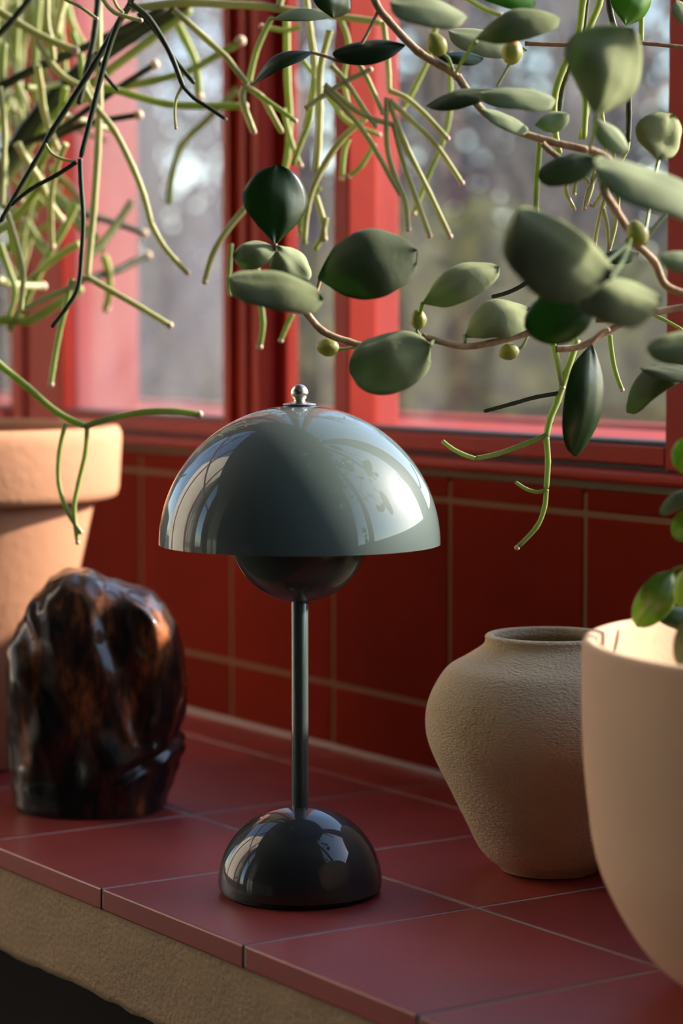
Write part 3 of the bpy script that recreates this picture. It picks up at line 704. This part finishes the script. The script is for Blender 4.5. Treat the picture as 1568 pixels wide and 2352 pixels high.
Lf((1364, 272), (1444, 350), 50, d=1.20, roll=30, cup=.15, mats=('leafpalelit', 'leafgreen'))
Lf((1512, 368), (1548, 262), 110, d=1.27, roll=25, cup=.2, mats=('leafvelvetlit', 'leafgreen'), ruf=.12)
Lf((1640, 780), (1485, 802), 76, d=1.15, roll=35, cup=.1, shape='round', mats=('leafvelvetlit', 'leafu'))
Lf((1600, 845), (1438, 946), 66, d=1.29, roll=45, cup=.1, bend=.22, mats=('leaf', 'leafolive'))
Lf((1620, 875), (1470, 845), 30, d=1.27, roll=60, cup=.1)
Lf((1640, 605), (1514, 590), 52, d=1.15, roll=40, cup=.1, shape='round', mats=('leafpalelit', 'leafu'))
Lf((1437, 58), (1475, -60), 96, d=1.36, roll=20, cup=.12, mats=('leafgreen', 'leafgreen'))
Lf((1590, 60), (1552, 0), 40, d=1.34, roll=30, cup=.1, mats=('leafpalelit', 'leafu'))
Lf((718, 120), (578, 196), 34, d=1.42, roll=45, cup=.1, bend=.12, mats=('leafdark', 'leafolive'), shape='lance', label='narrow leaf, dark above and yellow green below')
Lf((760, 40), (620, 46), 28, d=1.42, roll=55, cup=.1, bend=.08, mats=('leafpalelit', 'leafgreen'), shape='lance')
Lf((765, 42), (775, -40), 90, d=1.36, roll=20, cup=.1, mats=('leafdark', 'leafgreen'))
Lf((1210, 116), (1030, 72), 56, d=1.34, roll=50, cup=.12, mats=('leafpalelit', 'leafu'))
Lf((1466, 582), (1380, 590), 36, d=1.30, roll=35, cup=.12, mats=('leaf', 'leafu'))
Lf((1000, 128), (1110, 135), 30, d=1.30, roll=50, cup=.1, mats=('leafdark', 'leafu'))
Lf((1090, -20), (1230, 10), 40, d=1.25, roll=40, cup=.1, mats=('leafgreen', 'leafgreen'))

#-- plant in the blush planter
pl = empty('leafy_shrub', (bx_, by_, .099)); tag(pl, 'olive dappled leafy plant growing out of the blush clay planter', 'plant')
Rf = lambda *a, **k_: leaf(pl, *a, **k_)
sdp = 1.20
stem_px(pl, [(1760, 1640, 1.17), (1700, 1500, 1.18), (1640, 1380, sdp), (1600, 1280, sdp), (1590, 1150, sdp), (1592, 1000, sdp)], 7, 'leafolive')
stem_px(pl, [(1545, 1308, sdp), (1580, 1300, sdp), (1612, 1310, sdp)], 4, 'leafolive')
Rf((1547, 1308), (1462, 1440), 86, d=1.20, roll=20, cup=.15, bend=.12, mats=('leafolive', 'leafgreen'), ruf=.06, flip=True, label='dappled olive leaf curving down into the planter')
Rf((1640, 1440), (1498, 1402), 56, d=1.22, roll=35, cup=.1, mats=('leafdark', 'leafgreen'))
Rf((1585, 1300), (1562, 1395), 60, d=1.18, roll=20, cup=.12, mats=('leafolive', 'leafolive'), flip=True)
Rf((1570, 1310), (1543, 1378), 36, d=1.24, roll=20, cup=.1, mats=('leaf', 'leaf'))
Rf((1610, 1170), (1550, 1240), 66, d=1.20, roll=20, cup=.1, mats=('leafolive', 'leafgreen'), flip=True)
Rf((1620, 1130), (1514, 1178), 40, d=1.20, roll=45, cup=.1, bend=.12)
Rf((1620, 1010), (1556, 1082), 84, d=1.19, roll=15, cup=.2, mats=('leafolive', 'leafgreen'), flip=True)
Rf((1600, 1400), (1560, 1530), 60, d=1.12, roll=25, cup=.1, mats=('leaf', 'leafu'))
Rf((1660, 1450), (1720, 1530), 80, d=1.12, roll=25, cup=.1); Rf((1680, 1350), (1780, 1290), 90, d=1.2, roll=25, cup=.1); Rf((1600, 1250), (1720, 1190), 90, d=1.2, roll=25, cup=.1)

# ------------------------------------------------------------------ garden
GZ = -.75
gr = link('ground', mesh('ground', [(-60, .5, GZ), (60, .5, GZ), (60, 90, GZ), (-60, 90, GZ)], [(0, 1, 2, 3)], M['ground'], False)); gr['kind'] = 'structure'
gr2 = link('ground', mesh('ground', [(-60, -30, GZ), (-2.05, -30, GZ), (-2.05, .5, GZ), (-60, .5, GZ)], [(0, 1, 2, 3)], M['ground'], False)); gr2['kind'] = 'structure'
def tree(x, y, h, seed, m, label, spread=.55, group='bare trees outside the side window'):
    rnd = random.Random(seed)
    root = empty('bare_tree', (x, y, GZ)); tag(root, label, 'tree', group)
    tv, tf, bv, bf = [], [], [], []
    def add(tv_, tf_, pts, r0, r1, sd_):
        v, f = tube_data(pts, lambda t: r0 + (r1 - r0) * t, sd_, 0)
        o = len(tv_); tv_.extend(v); tf_.extend([tuple(o + q for q in ff) for ff in f])
    def grow(p, dr, ln, r, dep):
        pts = [p]
        for _ in range(3):
            dr = (dr + V((rnd.uniform(-1, 1), rnd.uniform(-1, 1), rnd.uniform(-.4, .6))) * .16).normalized()
            pts.append(pts[-1] + dr * ln / 3)
        (add(tv, tf, pts, r, r * .7, 7) if dep == 0 else add(bv, bf, pts, r, r * .55, 5 if dep < 3 else 3))
        if dep >= 5: return
        for _ in range(3 if dep < 4 else 2):
            nd = (dr + V((rnd.uniform(-1, 1), rnd.uniform(-1, 1), rnd.uniform(-.35, .8))) * spread * 1.6).normalized()
            grow(pts[rnd.choice((2, 3, 3))], nd, ln * rnd.uniform(.6, .82), r * .55, dep + 1)
    grow(V((0, 0, 0)), V((0, 0, 1)), h * .3, h * .013, 0)
    link('trunk', mesh('trunk', tv, tf, M[m]), root, (0, 0, 0)); b = link('branches', mesh('branches', bv, bf, M[m]), root, (0, 0, 0)); b['kind'] = 'stuff'
def shrub(x, y, w_, h, seed, m, label, n=2600):
    grp = 'tall evergreens closing off the garden' if h > 4 else 'shrubs in the garden'
    rnd = random.Random(seed)
    root = empty('garden_shrub', (x, y, GZ)); tag(root, label, 'shrub', grp)
    vs, fs = [], []
    for _ in range(n):
        a, b, rr = rnd.uniform(0, 6.283), math.acos(rnd.uniform(-.6, 1)), rnd.uniform(.45, 1) ** .5
        p = V((math.sin(b) * math.cos(a) * w_ / 2 * rr, math.sin(b) * math.sin(a) * w_ / 2 * rr, h * .55 + math.cos(b) * h * .45 * rr))
        u = V((rnd.uniform(-1, 1), rnd.uniform(-1, 1), rnd.uniform(-1, 1))).normalized(); v_ = u.orthogonal().normalized()
        s_ = rnd.uniform(.015, .035) * (1 if h < 4 else 2.4); o = len(vs)
        vs += [p - u * s_ * 1.6, p + v_ * s_ * .6, p + u * s_ * 1.6, p - v_ * s_ * .6]; fs.append((o, o + 1, o + 2, o + 3))
    f = link('foliage', mesh('foliage', vs, fs, M[m], False), root, (0, 0, 0)); f['kind'] = 'stuff'
    tv, tf = [], []
    for q in range(5):
        e = V((rnd.uniform(-.3, .3) * w_, rnd.uniform(-.3, .3) * w_, h * .7)); v, ff = tube_data([V((0, 0, 0)), e * .5 + V((0, 0, .05)), e], .015, 5, 0)
        o = len(tv); tv += v; tf += [tuple(o + k_ for k_ in g) for g in ff]
    link('stem', mesh('stem', tv, tf, M['bark']), root, (0, 0, 0))
def gpos(x, dist):
    p = at(x, 900, dist); return p.x, p.y
for i, (x, dd, h, m, lab) in enumerate(((-100, 9, 6.5, 'bark', 'bare tree far outside the left pane, behind the cactus mass'), (400, 11, 7.5, 'bark', 'bare tree out in the garden straight behind the left hazy pane'), (720, 10, 7, 'bark2', 'bare tree seen through the narrow pane behind the lamp finial'), (980, 8, 6, 'bark2', 'bare russet tree seen just right of the middle post'), (1250, 12, 8, 'bark', 'bare tree out in the garden behind the middle of the right window'), (1480, 9, 6.5, 'bark', 'bare tree out in the garden near the right window post'), (1750, 11, 8, 'bark2', 'bare tree outside beyond the right edge of the window'))):
    X, Y = gpos(x, dd); tree(X, Y, h, 11 + i, m, lab, group='bare trees beyond the windows')
for i, (X, Y, h) in enumerate(((-5.5, .8, 6), (-9.5, 1.8, 7), (-10.4, -3.6, 7))):
    tree(X, Y, h, 41 + i, 'bark', ('bare tree outside the side window, reflected in the lamp shade', 'tall bare tree outside the side window, farther off', 'bare tree outside the side window towards the room corner')[i])
sh = ((120, 6, 2.4, 1.5, 'bush'), (420, 7, 2.6, 1.3, 'bush3'), (560, 6.5, 2.2, 1.25, 'bush'), (740, 7.5, 2.6, 1.6, 'bush'), (930, 5.5, 1.4, 1.45, 'bush3'), (1030, 5, 1.1, 1.35, 'bush2'), (1180, 6.5, 2.2, 1.7, 'bush'), (1330, 5, 1.0, 1.25, 'bush2'), (1480, 7, 2.5, 1.4, 'bush3'), (1650, 6, 2.4, 1.6, 'bush'))
nm = {'bush': 'dark green', 'bush2': 'yellowish green', 'bush3': 'russet brown'}
wh = ('behind the far left pane', 'low in the left hazy pane', 'against the dark middle post', 'behind the narrow pane beside the lamp finial', 'at the left end of the right window', 'under the fan of cactus tips', 'in the middle of the right window', 'behind the long hanging leaf', 'near the right window post', 'outside past the right window post')
for i, (x, dd, w_, h, m) in enumerate(sh):
    X, Y = gpos(x, dd); shrub(X, Y, w_, h, 70 + i, m, 'blurred %s shrub out in the garden %s' % (nm[m], wh[i]))
hedge_rnd = random.Random(5)
for i in range(9):
    X, Y = gpos(-900 + i * 420, 20 + 3 * (i % 2)); shrub(X, Y, 2.1, 7.8, 200 + i, ('bush', 'bush3')[i % 2], 'distant %s shrub on the far side of the garden, %s' % (nm[('bush', 'bush3')[i % 2]], ('first', 'second', 'third', 'fourth', 'fifth', 'sixth', 'seventh', 'eighth', 'last')[i] + ' from the left'), 4500)
# linen curtain in the dark room behind the camera side
def curtain():
    vs, fs = [], []
    n = 120
    for i in range(n + 1):
        x = -1.25 + .55 * i / n; y = Y0 + .08 + .03 * math.sin(i * .55)
        vs += [(x, y, FZ + .02), (x, y, 2.3)]
    for i in range(n): fs.append((2 * i, 2 * i + 2, 2 * i + 3, 2 * i + 1))
    return mesh('curtain', vs, fs, M['curtain'])
cu = link('curtain', curtain()); tag(cu, 'pale linen curtain hanging at the far end of the room', 'curtain')
so = cu.modifiers.new('t', 'SOLIDIFY'); so.thickness = .003
